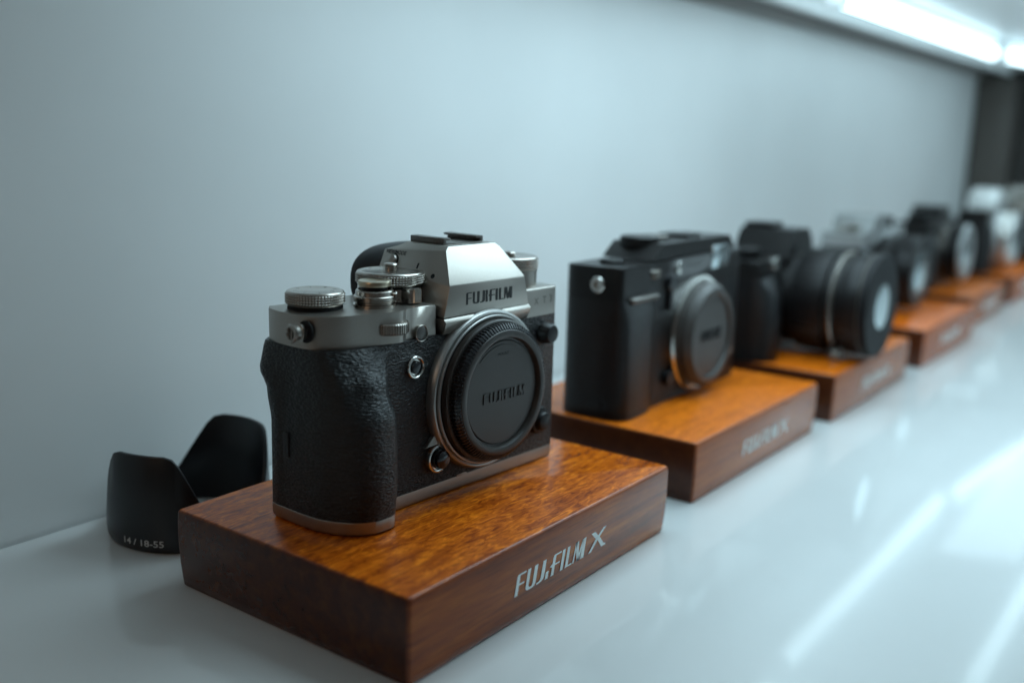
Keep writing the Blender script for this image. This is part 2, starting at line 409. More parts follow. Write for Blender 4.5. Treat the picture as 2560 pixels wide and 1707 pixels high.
finish('grip_ridges', b, 'dial', pc, 30, weld=False)
b = bmesh.new(); lathe(b, [(4.9, 83.4), (4.9, 85.8)], SB, seg=40); finish('button_neck', b, 'black', hero, 30)
b = bmesh.new(); lathe(b, [(5.8, 85.5), (6.15, 85.7), (6.25, 86.1), (6.25, 87.4), (6.1, 87.65), (5.8, 87.72), (3, 87.5), (.0001, 87.45)], SB, seg=64)
finish('shutter_button', b, 'champagne', hero, 40)
# sensitivity dial on the far shoulder
ID = (120.3, 15.6)
iso = top_dial('sensitivity_dial', ID, 11.5, 85.4, 91.0, 62, None)
b = bmesh.new(); lathe(b, [(10.7, 78.0), (11.0, 78.4), (11.0, 84.4), (11.3, 84.6), (11.3, 85.4)], ID, seg=72); finish('dial_base', b, 'silver', iso, 30)
b = bmesh.new(); lathe(b, [(2.4, 90.9), (2.6, 92.3), (2.2, 92.8), (.0001, 92.9)], (ID[0]-1.5, ID[1]), seg=32); finish('lock_button', b, 'dial', iso, 30)

# viewfinder housing
hv = {}
def hp(n, u, v, z): hv[n] = (u, v, z)
prof = [('a', 59.4, -2.0, 72.6), ('b', 62.4, -2.0, 84.9), ('c', 69.0, 6.6, 97.2), ('d', 71.3, 7.6, 98.8), ('e', 71.3, 30.5, 98.8), ('f', 69.0, 34, 97.0), ('g', 66.3, 39, 95.4), ('h', 62.6, 38.2, 88.5), ('i', 59.6, 37.6, 76)]
def _fl(v, z):
    a_, b_, c_ = Vector((62.4, -2, 84.9)), Vector((69, 6.6, 97.2)), Vector((62.6, 38.2, 88.5)); n_ = (b_-a_).cross(c_-a_)
    return a_.x-(n_.y*(v-a_.y)+n_.z*(z-a_.z))/n_.x
prof = [(n, _fl(v, z) if n == 'g' else u, v, z) for n, u, v, z in prof]
bm = bmesh.new(); Lv, Rv = {}, {}
for n, u, v, z in prof:
    Lv[n] = bm.verts.new(V(u, v, z)); Rv[n] = bm.verts.new(V(2*85.2-u, v, z))
Lv['j'] = bm.verts.new(V(59.4, 2, 72.6)); Rv['j'] = bm.verts.new(V(111, 2, 72.6))
def q(*k):
    vs = [(Lv if s == 'L' else Rv)[n] for s, n in k]; bm.faces.new(vs)
q(('L', 'a'), ('R', 'a'), ('R', 'b'), ('L', 'b')); q(('L', 'b'), ('R', 'b'), ('R', 'c'), ('R', 'd'), ('L', 'd'), ('L', 'c'))
q(('L', 'd'), ('R', 'd'), ('R', 'e'), ('L', 'e'))
for s in 'LR':
    q((s, 'c'), (s, 'd'), (s, 'e'), (s, 'f')); q((s, 'c'), (s, 'f'), (s, 'g'))
    q((s, 'b'), (s, 'c'), (s, 'g'), (s, 'h')); q((s, 'a'), (s, 'b'), (s, 'h'), (s, 'i')); 
q(('L', 'e'), ('R', 'e'), ('R', 'f'), ('R', 'g'), ('L', 'g'), ('L', 'f'))
q(('L', 'g'), ('R', 'g'), ('R', 'h'), ('L', 'h')); q(('L', 'h'), ('R', 'h'), ('R', 'i'), ('L', 'i')); q(('L', 'i'), ('R', 'i'), ('R', 'a'), ('L', 'a'))
bm.verts.remove(Lv['j']); bm.verts.remove(Rv['j'])
bmesh.ops.recalc_face_normals(bm, faces=bm.faces)
bevel_mesh(bm, .35, 2, 8)
hump = finish('viewfinder_housing', bm, 'silver', hero, 24)
cc = bmesh.new(); lathe(cc, [(14.5, 77), (14.5, 89.9)], SD, seg=96)
cd = bmesh.new(); lathe(cd, [(12.3, 77), (12.3, 91.8)], ID, seg=96)
boolean(hump, [finish('c', cc, None, None, 0), finish('c', cd, None, None, 0)])
# hot shoe
bm = bmesh.new()
box(bm, 73.5, 96.5, 12, 31, 98.2, 99.1, .2); box(bm, 73.3, 75.2, 12.2, 31, 98.8, 101.2, .3); box(bm, 95.2, 97.1, 12.2, 31, 98.8, 101.2, .3)
box(bm, 73.3, 77.6, 12.2, 31, 100.4, 101.4, .35); box(bm, 92.8, 97.1, 12.2, 31, 100.4, 101.4, .35)
finish('hot_shoe', bm, 'shoe', hero, 30, weld=False)
# eyecup
def oval(u0, u1, v, z0, z1, n=48, e=2.6):
    c = ((u0+u1)/2, (z0+z1)/2); a, b_ = (u1-u0)/2, (z1-z0)/2; o = []
    for k in range(n):
        t = 2*PI*k/n; ct, st = math.cos(t), math.sin(t)
        o.append((c[0]+a*abs(ct)**(2/e)*(1 if ct >= 0 else -1), v, c[1]+b_*abs(st)**(2/e)*(1 if st >= 0 else -1)))
    return o
bm = bmesh.new(); loft(bm, [oval(66, 104.5, 36, 74, 94.4), oval(64.5, 106, 38.5, 72.5, 95.6), oval(62, 108.5, 44, 70, 96.4), oval(59.6, 111, 50.5, 66.8, 96.2), oval(59.6, 111, 52.5, 66.8, 95.8), oval(62, 108, 53.5, 69, 93.8), oval(66, 104, 50, 73, 90)])
finish('eyecup', bm, 'rubber', hero, 50)
# side button, slot and dot on the housing's flank; left flank plane through b, c, g, h
pb, pcc, pg = Vector((62.4, -2, 84.9)), Vector((69, 6.6, 97.2)), Vector((66.3, 39, 95.4))
ph = Vector((62.6, 38.2, 88.5))
def flank(v, z):
    n = (pcc-pb).cross(ph-pb); u = pb.x-(n.y*(v-pb.y)+n.z*(z-pb.z))/n.x
    return u
nfl = (pcc-pb).cross(ph-pb).normalized(); nfl = nfl if nfl.x < 0 else -nfl
def on_flank(v, z, off):   # point off millimetres proud of the flank
    p = Vector((flank(v, z), v, z))+nfl*off; return p
def flank_disc(name, v, z, r, prof, mat, parent=hero):
    t1 = Vector((0, 1, 0)); t1 = (t1-nfl*t1.dot(nfl)).normalized(); t2 = nfl.cross(t1)
    bm = bmesh.new(); o = on_flank(v, z, 0); rings = []
    for rr, h in prof:
        rings.append([tuple(o+nfl*h+(t1*math.cos(2*PI*k/32)+t2*math.sin(2*PI*k/32))*rr) for k in range(32)])
    loft(bm, rings); return finish(name, bm, mat, parent, 40)
flank_disc('button_well', 32.3, 91.4, 0, [(3.2, -.5), (3.2, .06)], 'dark')
flank_disc('view_mode_button', 32.3, 91.4, 0, [(2.5, 0), (2.5, .8), (2.2, 1.3), (1.3, 1.6), (.2, 1.7)], 'silver')
flank_disc('speaker_hole', 8.3, 87.6, 0, [(1.0, -.5), (1.0, .05)], 'dark')
bm = bmesh.new(); loft(bm, [[tuple(on_flank(17.9+a, 90.6+b, o)) for a, b in ((-.4, -1.1), (.4, -1.0), (.4, 1.0), (-.4, 1.1))] for o in (-.3, .05)]); finish('index_mark', bm, 'dark', hero, 0)
tx = text_polys('VIEWMODE', .03); w = max(x for P in tx for x, _ in P)
decal('lettering', tx, lambda a, b, d: V(*on_flank(37.6-a/w*11.2, 94.1-(a/w)*.25+b*2.0, d)), 'ink', hero, thick=.05)

# neck between housing and lens mount, with the groove under the name plate
bm = bmesh.new()
ring0 = [(58.6, -2.2, 66.0), (112.2, -2.2, 66.9), (112.2, 4, 66.9), (58.6, 4, 66.0)]
def neck_prof(u): return [(-1.0, 66.0), (-2.4, 68.8), (-3.1, 70.9), (-1.9, 72.3), (4, 72.4), (4, 66.0)]
lv = [bm.verts.new(V(59.3+(72.4-z)*.1, v, z)) for v, z in neck_prof(0)]; rv = [bm.verts.new(V(111.4, v, z+.4)) for v, z in neck_prof(0)]
bm.faces.new(lv); bm.faces.new(rv[::-1])
for i in range(6): bm.faces.new((lv[i], lv[(i+1) % 6], rv[(i+1) % 6], rv[i]))
bmesh.ops.recalc_face_normals(bm, faces=bm.faces); bevel_mesh(bm, .25, 2, 20)
finish('mount_neck', bm, 'silver', hero, 30)

# lens mount ring
bm = bmesh.new()
lathe(bm, [(33.4, 1), (33.4, -1.2), (32.9, -2.8), (32.4, -3.5), (31.9, -3.7), (31.5, -3.55), (31.3, -3.0), (31.1, -3.0), (31.0, -4.4), (30.8, -4.7), (30.3, -4.75), (29.9, -4.5), (29.8, -2)], (UC, ZC), 'y', 160)
finish('lens_mount', bm, 'mount', hero, 28)
# body cap
cap = bmesh.new()
lathe(cap, [(29.5, -1), (29.5, -6.9), (28.9, -7.4), (27.75, -7.6), (27.75, -10.0), (25.9, -11.55), (25.7, -11.9), (25.2, -12.1), (23.4, -12.1), (22.9, -11.9), (22.6, -11.2), (22.3, -9.7), (21.6, -9.6), (21.4, -10.0), (21.1, -10.2), (.0001, -10.2)], (UC, ZC), 'y', 160)
cap = finish('body_cap', cap, 'cap', hero, 28)
bm = bmesh.new(); ribs(bm, (UC, ZC), [(27.7, -7.5), (27.75, -7.9), (27.75, -10.0), (25.85, -11.6), (25.3, -11.7)], 108, .55, .36, 'y')
finish('knurled_edge', bm, 'cap_knurl', cap, 20, weld=False)
pol, w = maker_letters(); k = 26.0/w
bm = bmesh.new(); put_polys(bm, pol, lambda a, b, d: V(74.0+a*k, -10.2-d+.05, 37.0+b*4.3), 0, .5)
finish('lettering', bm, 'cap', cap, 0, weld=False)
tx = text_polys('MOUNT'); w2 = max(x for P in tx for x, _ in P)
decal('lettering', [[(x, y) for x, y in P] for P in tx], lambda a, b, d: V(UC-3.2+a/w2*7, -10.2-d, ZC+15.4+b*1.9), 'dark', cap, thick=.05)
bm = bmesh.new()
for i in range(24):
    t0, t1 = math.radians(62+i*3), math.radians(65+i*3)
    ps = [(UC+r*math.cos(t), ZC+r*math.sin(t)) for r, t in ((19.7, t0), (20.0, t0), (20.0, t1), (19.7, t1))]
    prism(bm, [(a, b) for a, b in ps], -10.1, -10.45, axis='y')
finish('raised_rim', bm, 'cap', cap, 0)

# maker's name on the housing
k = 28.0/w
bm = bmesh.new(); put_polys(bm, pol, lambda a, b, d: V(71.8+a*k, -2.0-d+.02, 76.6+b*4.8), 0, .10)
finish('lettering', bm, 'ink', hero, 0, weld=False)
tx = text_polys('X-T3'); w3 = max(x for P in tx for x, _ in P)
decal('lettering', text_polys('X', -.012), lambda a, b, d: V(117.2+a*4.6, -d, 71.2+b*4.4), 'shoe', hero, thick=.05)
decal('lettering', text_polys('T', -.012), lambda a, b, d: V(123.0+a*4.6, -d, 71.4+b*4.4), 'shoe', hero, thick=.05)
decal('lettering', text_polys('3', -.012), lambda a, b, d: V(127.8+a*4.6, -d, 71.6+b*4.4), 'shoe', hero, thick=.05)

# front controls
def front_lathe(name, c, prof, mat, parent=hero, seg=48): 
    b = bmesh.new(); lathe(b, prof, c, 'y', seg); return finish(name, b, mat, parent, 35)
fb = front_lathe('function_button', (45.7, 55.4), [(4.5, .5), (4.5, -.9), (4.2, -1.3), (3.7, -1.4), (3.3, -1.0), (3.1, -.2), (.001, -.2)], 'silver_bright')
front_lathe('button_face', (45.7, 55.4), [(2.55, 0), (2.55, -1.1), (2.2, -1.6), (1.4, -1.75), (.001, -1.8)], 'gloss', fb)
al = front_lathe('assist_lamp', (49.5, 67.9), [(3.3, 2), (3.3, .0), (3.1, -.2), (2.9, -.05), (2.8, .3), (.001, .3)], 'silver')
front_lathe('lamp_lens', (49.5, 67.9), [(2.7, .6), (2.7, .2), (2.0, -.05), (.001, -.1)], 'lamp_lens', al)
fs = front_lathe('focus_selector', (57.3, 16.8), [(5.9, .5), (5.9, -1.6), (5.6, -2.3), (5.0, -2.5), (4.6, -2.3), (4.4, -1.4), (.001, -1.4)], 'silver_bright')
front_lathe('selector_knob', (57.5, 16.8), [(4.0, -1), (4.0, -2.4), (3.6, -4.6), (3.0, -5.0), (.001, -5.1)], 'gloss', fs)
bm = bmesh.new(); prism(bm, [(50.4, 22.2), (57.4, 22.9), (62.2, 23.6), (57.0, 28.2)], .3, -1.8, .3, axis='y'); finish('selector_pointer', bm, 'silver', fs, 30)
bm = bmesh.new(); prism(bm, [(61.5, 12.6), (63.6, 13.4), (65.2, 17.4), (62.6, 18.0)], .3, -2.0, .3, axis='y'); finish('selector_tab', bm, 'silver', fs, 30)
front_lathe('sync_cap', (125.0, 58.2), [(4.9, .5), (4.9, -1.0), (4.5, -1.8), (4.3, -4.2), (3.7, -5.0), (2.6, -5.2), (.001, -5.2)], 'black')
rb = front_lathe('lens_release', (121.5, 19.5), [(6.4, .5), (6.3, -1.4), (5.8, -2.6), (4.6, -2.8), (4.3, -2.4), (4.2, -4.4), (3.7, -5.2), (2.5, -5.5), (.001, -5.6)], 'black')
# strap lug on the grip flank
def side_lathe(name, c, prof, mat, parent=hero): 
    b = bmesh.new(); lathe(b, prof, c, 'x', 40); return finish(name, b, mat, parent, 35)
lg = side_lathe('strap_lug', (14.6, 72.3), [(2.9, 7), (2.9, 3.4), (3.3, 3.0), (3.4, 2.4), (2.7, 2.1), (2.5, .6), (3.1, .2), (3.4, -.5), (3.1, -1.1), (2.3, -1.2), (1.9, -.6), (1.7, 1.5), (.001, 1.5)], 'silver')
bm = bmesh.new(); box(bm, -.6, 1, 14.3, 14.9, 69.9, 74.7, .2); finish('lug_bar', bm, 'silver', lg)
bm = bmesh.new(); lathe(bm, [(4.0, 4.62), (4.0, 4.2)], (12.8, 72.6), 'x', 40); finish('lug_washer', bm, 'dark', lg)

# ------------------------------------------------------------------ wooden blocks
def block(x, y, Lx, D, label, mat, rz=0):
    o = empty('wooden_block', (x, y, 0), rz)
    tag(o, label, 'display block', 'wooden display blocks in a row')
    bm = bmesh.new(); rings = []
    for z, i in ((0, 1.7), (.7, 1.1), (4, .75), (10, .3), (18, .02), (25, 0), (29.6, .12), (30.4, .32), (30.85, .7), (31.04, 1.25)):
        rings.append([(a, b, z) for a, b in rrect(i, Lx-i, i, D-i, 1.6, 4)])
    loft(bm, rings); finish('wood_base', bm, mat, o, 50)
    pol, w = maker_letters(True); k = 46.0/w
    P = [[(a*k+b*1.9, b*8.0) for a, b in q_] for q_ in pol]
    # the slanted cross that follows the word
    P += [[(49.6, .2), (51.6, .2), (56.4, 4.0), (63.0, 8.2), (60.8, 8.2), (54.6, 4.6)], [(51.6, 8.0), (54.6, 8.0), (57.0, 5.6), (55.4, 4.4)], [(56.4, 4.0), (58.0, 5.0), (61.0, 1.4), (62.6, .8), (62.6, .2), (59.4, .2)]]
    bm = bmesh.new()
    for q_ in P: bm.faces.new([bm.verts.new(V(56.0+a, -.06, 11.0+b)) for a, b in q_])
    finish('lettering', bm, 'white_ink', o, 0, weld=False)
    return o
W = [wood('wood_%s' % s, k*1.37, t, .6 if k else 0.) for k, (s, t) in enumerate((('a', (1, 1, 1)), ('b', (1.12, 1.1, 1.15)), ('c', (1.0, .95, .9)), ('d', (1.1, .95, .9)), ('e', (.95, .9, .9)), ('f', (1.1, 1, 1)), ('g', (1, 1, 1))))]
blocks = [
    (0, 0, 172.3, 119.4, 'nearest wooden block with a white name on its front, under the silver camera'),
    (210, 5.5, 165, 119.4, 'wooden block just behind the nearest one, under the small black camera with a body cap'),
    (400, 3.5, 165, 119.4, 'wooden block under the black camera with the long zoom lens, third from the front'),
    (606, 3.0, 172, 119.4, 'out of focus wooden block just past the long zoom lens, fourth from the front'),
    (824, 16, 160, 119.4, 'short looking blurred wooden block between the fourth block and the pale camera block, fifth'),
    (1030, 17, 165, 119.4, 'blurred wooden block carrying the pale rounded camera near the right edge'),
    (1240, 16, 165, 119.4, 'farthest wooden block, at the right edge by the dark end panel'),
]
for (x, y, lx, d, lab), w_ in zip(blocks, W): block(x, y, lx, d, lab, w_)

# ------------------------------------------------------------------ lens hood
hd = empty('lens_hood', (41, 168, 0)); tag(hd, 'black petal lens hood standing behind the nearest wooden block against the wall', 'lens hood')
def hood_h(t):
    g_ = math.degrees(t); dn = (g_+160+180) % 360-180; a = min(abs((g_-1+180) % 360-180), abs(dn)*(1.35 if dn > 0 else 1.25))
    tab = [(0, 42), (24, 41.8), (32, 40.6), (38, 37.2), (44, 32.2), (62, 16.0), (68, 11.2), (73, 9.3), (78, 9), (200, 9)]
    for (x0, y0), (x1, y1) in zip(tab, tab[1:]):
        if a <= x1: return y0+(y1-y0)*(a-x0)/(x1-x0)
    return 9
bm = bmesh.new(); n = 240; G = []
for k in range(n):
    t = 2*PI*k/n-PI; h = hood_h(t)
    pr = [(32.0, 0.3), (33.0, 0.0), (33.8, .5), (34.5, 2.2), (34.7, 5), (34.6, h*.5+2), (34.0, h-.45), (33.8, h-.1), (33.5, h), (32.6, h), (32.3, h-.1), (32.2, h-.5), (33.0, h*.5+2), (33.0, 4), (32.2, 2.5)]
    G.append([bm.verts.new(V(r*math.cos(t), r*math.sin(t), z)) for r, z in pr])
for k in range(n):
    A, B = G[k], G[(k+1) % n]; m_ = len(A)
    for i in range(m_): bm.faces.new((A[i], B[i], B[(i+1) % m_], A[(i+1) % m_]))
finish('hood_shell', bm, 'hood', hd, 40)
tx = text_polys('14 / 18-55', .012); w = max(x for P in tx for x, _ in P)
def wrap(a, b, d):
    t = math.radians(-176.6+a/w*33); r = 34.66+d; return V(r*math.cos(t), r*math.sin(t), 3.4+b*3.9)
def hood_r(z): return 34.5+.2*min(1, (z-2.2)/2.8)
decal('lettering', tx, lambda a, b, d: wrap(a, b, d+.08), 'grey_ink', hd, thick=.08)

# ------------------------------------------------------------------ the cameras farther along the row
CAMG = 'cameras on wooden blocks behind the nearest one'
def cam_root(x, y, label, rz=0):
    o = empty('display_camera', (x, y, BH), rz); return tag(o, label, 'camera', CAMG)
def simple_body(o, Wd, D, H, zt, mats, grip=7, gw=26):
    top, mid, bot = mats
    def outl(k=0, g=grip):
        c = [(2.2, D-1), (.3, D-5), (.0, D*.55), (.9, 5), (4.6, -g*.5), (11, -g*.96), (gw*.62, -g), (gw*.85, -g*.75), (gw, -g*.2), (gw+3.5, 0)]
        return catmull(c, 4)+[(Wd*.6, 0), (Wd-4, 0), (Wd-1, 1), (Wd, 4), (Wd, D-5), (Wd-2, D-.6), (Wd-6, D)]
    bm = bmesh.new(); loft(bm, [[(a, b*(1 if b > 0 else f), z) for a, b in outl()] for z, f in ((4, .9), (12, 1), (H*.4, 1), (zt-10, .8), (zt-4, .45), (zt, .2))])
    finish('body', bm, mid, o, 45)
    bm = bmesh.new(); prism(bm, [(a, b*(1 if b > 0 else .9)) for a, b in outl()], .3, 4.2, .4, 2); finish('bottom_plate', bm, bot, o, 40)
    bm = bmesh.new(); prism(bm, [(a, b*(1 if b > 0 else .12)) for a, b in outl()], zt, H, 1.0, 3); finish('top_plate', bm, top, o, 40)
def part(name, fn, mat, o, sm=35, **k):
    b = bmesh.new(); fn(b); return finish(name, b, mat, o, sm, **k)
def simple_dial(o, c, r, z0, z1, mat='black_soft'):
    part('top_dial', lambda b: (ribs(b, c, [(r-.5, z0+.3), (r-.2, z0+.6), (r-.2, z1-.7), (r-.6, z1-.4)], 56, .35), lathe(b, [(r-.6, z0), (r-.4, z0+.4), (r-.4, z1-.6), (r-1, z1), (.001, z1)], c, seg=48)), mat, o, 30, weld=False)
def lens(o, c, secs, ring_mats, front_r, vf):
    """sections of the barrel: (r0, v0, r1, v1, material, ribbed)"""
    for i, (r0, v0, r1, v1, mt, rb_) in enumerate(secs):
        def f(b, r0=r0, v0=v0, r1=r1, v1=v1, rb_=rb_):
            lathe(b, [(r0-.8, v0), (r0, v0-.6), (r1, v1+.6), (r1-.8, v1)], c, 'y', 72)
            if rb_: ribs(b, c, [(r0, v0-1.5), (r0+.1, v0-2), (r1+.1, v1+2), (r1, v1+1.5)], 48, .6, .6, 'y')
        part('lens_barrel' if not rb_ else 'focus_ring', f, mt, o, 28, weld=False)
    part('front_element', lambda b: lathe(b, [(front_r, vf+3), (front_r, vf+1.2)]+[(front_r*math.cos(math.radians(a)), vf+1.2-4.0*math.sin(math.radians(a))) for a in (15, 30, 45, 60, 75, 89)], c, 'y', 64), 'glass', o, 50)

# second: flat black rangefinder-style body with body cap
c2 = cam_root(214, 54.5, 'black flat topped camera body with a grey body cap, right behind the silver camera')
simple_body(c2, 146, 33, 79, 62, ('black_soft', 'leather_soft', 'black_soft'), 4.5, 36)
part('raised_top', lambda b: prism(b, [(34, 80), (46, 88), (128, 88), (135, 80)], .6, 32, .8, 2, axis='y'), 'black_soft', c2, 30)
part('hot_shoe', lambda b: (box(b, 86, 104, 8, 26, 88, 89.8, .3)), 'black', c2)
simple_dial(c2, (20, 17), 6.5, 79, 81, 'black_soft'); simple_dial(c2, (50, 18), 10.5, 85, 91.0, 'black_soft'); simple_dial(c2, (71, 20), 8, 87, 90.0, 'shoe')
part('lens_mount', lambda b: lathe(b, [(33, .5), (33, -2.4), (31.8, -3.4), (30.8, -3.0)], (88, 34.5), 'y', 96), 'silver_bright', c2, 30)
bc = part('body_cap', lambda b: lathe(b, [(29.6, -1), (29.6, -8), (27, -11.6), (24.6, -12), (23.2, -11.4), (22.8, -10), (.001, -10)], (88, 34.5), 'y', 96), 'cap_grey', c2, 30)
pol, w = maker_letters(); k = 24/w
part('lettering', lambda b: put_polys(b, pol, lambda a, b_, d: V(76+a*k, -10-d+.05, 32+b_*6), 0, .7), 'black', bc, 0, weld=False)
part('finder_window', lambda b: box(b, 104, 126, -.5, 2, 70, 83, .4), 'glass', c2)
part('assist_lamp', lambda b: lathe(b, [(3.6, 1), (3.6, -.8), (2.6, -1.2), (.001, -1.1)], (63, 74), 'y', 32), 'silver_bright', c2)
part('finder_lever', lambda b: (lathe(b, [(4.6, 1), (4.6, -2), (3.6, -2.8), (.001, -2.8)], (53, 67), 'y', 32), prism(b, [(51, 66), (55, 66), (54.4, 52), (51.6, 52)], 0, -2.2, .4, axis='y')), 'gloss', c2, 30, weld=False)
part('front_dial', lambda b: ribs(b, (36, 5), [(6.6, 71), (7, 71.4), (7, 75), (6.6, 75.4)], 44, .4), 'silver', c2, 30)
part('focus_selector', lambda b: lathe(b, [(4.5, .5), (4.5, -2.4), (3.8, -3), (.001, -3)], (56, 14), 'y', 32), 'black', c2)
part('lens_release', lambda b: lathe(b, [(4.6, .5), (4.6, -4), (3.8, -5), (.001, -5)], (125, 20), 'y', 32), 'silver', c2)
part('strap_lug', lambda b: lathe(b, [(4.2, 3), (4.2, -1.6), (3.6, -2.2), (2, -2.2), (1.8, -.5), (.001, -.5)], (12, 70), 'x', 32), 'silver_bright', c2)
part('grip_highlight_ledge', lambda b: box(b, 9, 37, -3.6, 3, 60.0, 63.4, 1.6, 4), 'shoe', c2)

# third: black body with a hump and a long zoom lens
c3 = cam_root(398, 60, 'black camera with a long ribbed zoom lens reaching over the front of its block')
simple_body(c3, 132, 34, 66, 55, ('black_soft', 'leather_soft', 'black_soft'), 12, 30)
part('viewfinder_housing', lambda b: prism(b, [(42, 65), (47, 76), (52, 84), (80, 84), (87, 76), (92, 65)], -3, 36, 1.2, 3, axis='y'), 'black_soft', c3, 30)
part('hot_shoe', lambda b: (box(b, 54, 74, 14, 34, 83.5, 87.5, .4)), 'black', c3)
simple_dial(c3, (110, 16), 10.5, 66, 76, 'pale_dim'); simple_dial(c3, (22, 18), 10, 66, 73)
lens(c3, (67, 37), [(31, 0, 31, -9, 'black_soft', False), (33.5, -9, 34.5, -32, 'black', True), (32.0, -32, 32.0, -36.4, 'black_soft', False), (34.6, -36.4, 34.8, -38.6, 'silver', False), (31.5, -38.6, 31.5, -41.5, 'black_soft', False), (33.2, -41.5, 33.6, -55, 'black', True), (34.6, -55, 34.6, -56.6, 'shoe', False), (34.5, -56, 34.5, -62, 'dark', False)], None, 26, -60)
part('front_button', lambda b: lathe(b, [(4.6, .5), (4.6, -2.6), (4, -3.2), (.001, -3.2)], (26, 63), 'y', 32), 'silver_bright', c3)
part('tripod_screw', lambda b: lathe(b, [(5, 1), (5.4, 4), (4, 7), (.01, 8)], (47, -40), 'z', 24), 'silver', c3)

# fourth: silver topped camera, black lens
c4 = cam_root(622, 66, 'camera with a pale silver top and a black lens, blurred, behind the long zoom lens')
simple_body(c4, 132, 34, 70, 58, ('pale_dim', 'leather_soft', 'silver'), 9, 28)
part('viewfinder_housing', lambda b: prism(b, [(26, 69), (31, 79), (36, 83), (62, 83), (67, 79), (72, 69)], -1, 34, 1.2, 3, axis='y'), 'pale_dim', c4, 30)
simple_dial(c4, (18, 16), 9.5, 70, 77, 'silver_bright'); simple_dial(c4, (108, 16), 10.5, 70, 79, 'black')
lens(c4, (66, 36), [(29, 0, 29, -14, 'black_soft', False), (30, -14, 30, -30, 'black', True), (30.5, -30, 30.5, -34, 'black_soft', False)], None, 22, -33)

# fifth: black camera, silver ringed short lens
c5 = cam_root(832, 66, 'small black camera with a silver ringed short lens, blurred, fifth along the row')
simple_body(c5, 128, 32, 68, 56, ('black_soft', 'leather_soft', 'black_soft'), 8, 26)
part('viewfinder_housing', lambda b: prism(b, [(44, 67), (50, 82), (78, 82), (84, 67)], 0, 30, 1.2, 3, axis='y'), 'black_soft', c5, 30)
simple_dial(c5, (18, 16), 9, 68, 76, 'black_soft'); simple_dial(c5, (106, 16), 10, 68, 80, 'silver')
lens(c5, (64, 36), [(28, 0, 28, -9, 'shoe', False), (28.5, -9, 28.5, -22, 'black', True), (29, -22, 28, -26, 'pale_dim', False)], None, 20, -25)

# sixth: pale rounded camera
c6 = cam_root(1034, 52, 'pale silver rounded camera with a bright lens front near the right edge')
simple_body(c6, 130, 34, 72, 58, ('black_soft', 'leather_soft', 'black_soft'), 6, 24)
part('rounded_housing', lambda b: prism(b, [(31, 71)]+[(62-31*math.cos(math.radians(a)), 70+26*math.sin(math.radians(a))) for a in range(12, 169, 12)]+[(93, 71)], 0, 32, 2.5, 4, axis='y'), 'pale', c6, 50)
lens(c6, (52, 39), [(30, 0, 30, -10, 'pale', False), (30.5, -10, 30.5, -18, 'silver_bright', True), (31, -18, 29, -22, 'pale', False)], None, 23, -21)

# seventh
c7 = cam_root(1250, 50, 'dark camera with a silver dial on top, at the right edge of the photo')
simple_body(c7, 132, 34, 74, 58, ('silver', 'leather_soft', 'black_soft'), 12, 28)
part('viewfinder_housing', lambda b: prism(b, [(40, 73), (46, 92), (86, 92), (92, 73)], -1, 34, 1.4, 3, axis='y'), 'silver', c7, 30)
simple_dial(c7, (18, 16), 12, 74, 88, 'silver_bright'); simple_dial(c7, (110, 16), 11, 74, 84, 'silver')
lens(c7, (66, 37), [(30, 0, 31, -40, 'black', True), (32, -40, 31, -46, 'gloss', False)], None, 22, -45)

# ------------------------------------------------------------------ setting
def struct(name, f, mat, **k):
    b = bmesh.new(); f(b); o = finish(name, b, mat, None, k.get('sm', 0)); o['kind'] = 'structure'; return o
def paint(name, col, rough, coat=0, coat_r=.08, wav=.03):
    m, nt, b = new_mat(name)
    n = N(nt, 'ShaderNodeTexNoise', Scale=9.0, Detail=4.0); L(nt, coords(nt), n.inputs['Vector'])
    L(nt, ramp(nt, n.outputs['Fac'], [(.3, tuple(c*(1-wav) for c in col)), (.7, tuple(c*(1+wav) for c in col))]), b.inputs['Base Color'])
    n2 = N(nt, 'ShaderNodeTexNoise', Scale=40.0, Detail=5.0); L(nt, coords(nt), n2.inputs['Vector'])
    mr = N(nt, 'ShaderNodeMapRange'); mr.inputs['To Min'].default_value = rough*.85; mr.inputs['To Max'].default_value = rough*1.15
    L(nt, n2.outputs['Fac'], mr.inputs['Value']); L(nt, mr.outputs['Result'], b.inputs['Roughness'])
    b.inputs['Coat Weight'].default_value = coat; b.inputs['Coat Roughness'].default_value = coat_r
    return m
M['shelf'] = paint('white_gloss_shelf', (.68, .70, .70), .34, .7, .06)
M['wall'] = paint('white_satin_panel', (.70, .72, .72), .42, .08, .35)
M['ceil'] = paint('white_shelf_underside', (.78, .80, .80), .4)
M['end'] = paint('dark_grey_panel', (.035, .031, .028), .5)
M['gap_shade'] = paint('shadow_gap', (.30, .29, .28), .7)
struct('shelf_surface', lambda b: box(b, -600, 1640, -420, 203.6, -14, 0), 'shelf')
struct('floor_seam', lambda b: box(b, -600, 1640, 203.7, 205.9, -13, -3.5), 'dark')
struct('back_wall', lambda b: box(b, -600, 1640, 206, 216, -14, 286), 'wall')
struct('shelf_ceiling', lambda b: box(b, -600, 1640, -420, 197, 300, 316), 'ceil')
struct('ceiling_gap_shade', lambda b: box(b, -600, 1640, 197.5, 216, 286.5, 316), 'gap_shade')  # grey strip whose colour stands for the shade in the gap
struct('end_panel', lambda b: box(b, 1641, 1656, -700, 400, -14, 330), 'end')
M['post'] = paint('taupe_edge_strip', (.085, .075, .066), .5)
struct('end_post', lambda b: box(b, 1590, 1640.5, 145, 205.5, .2, 286, 6), 'post', sm=40)
struct('ceiling_ledge', lambda b: box(b, 520, 1585, 151, 158, 288, 299.9, 1.5), 'ceil')

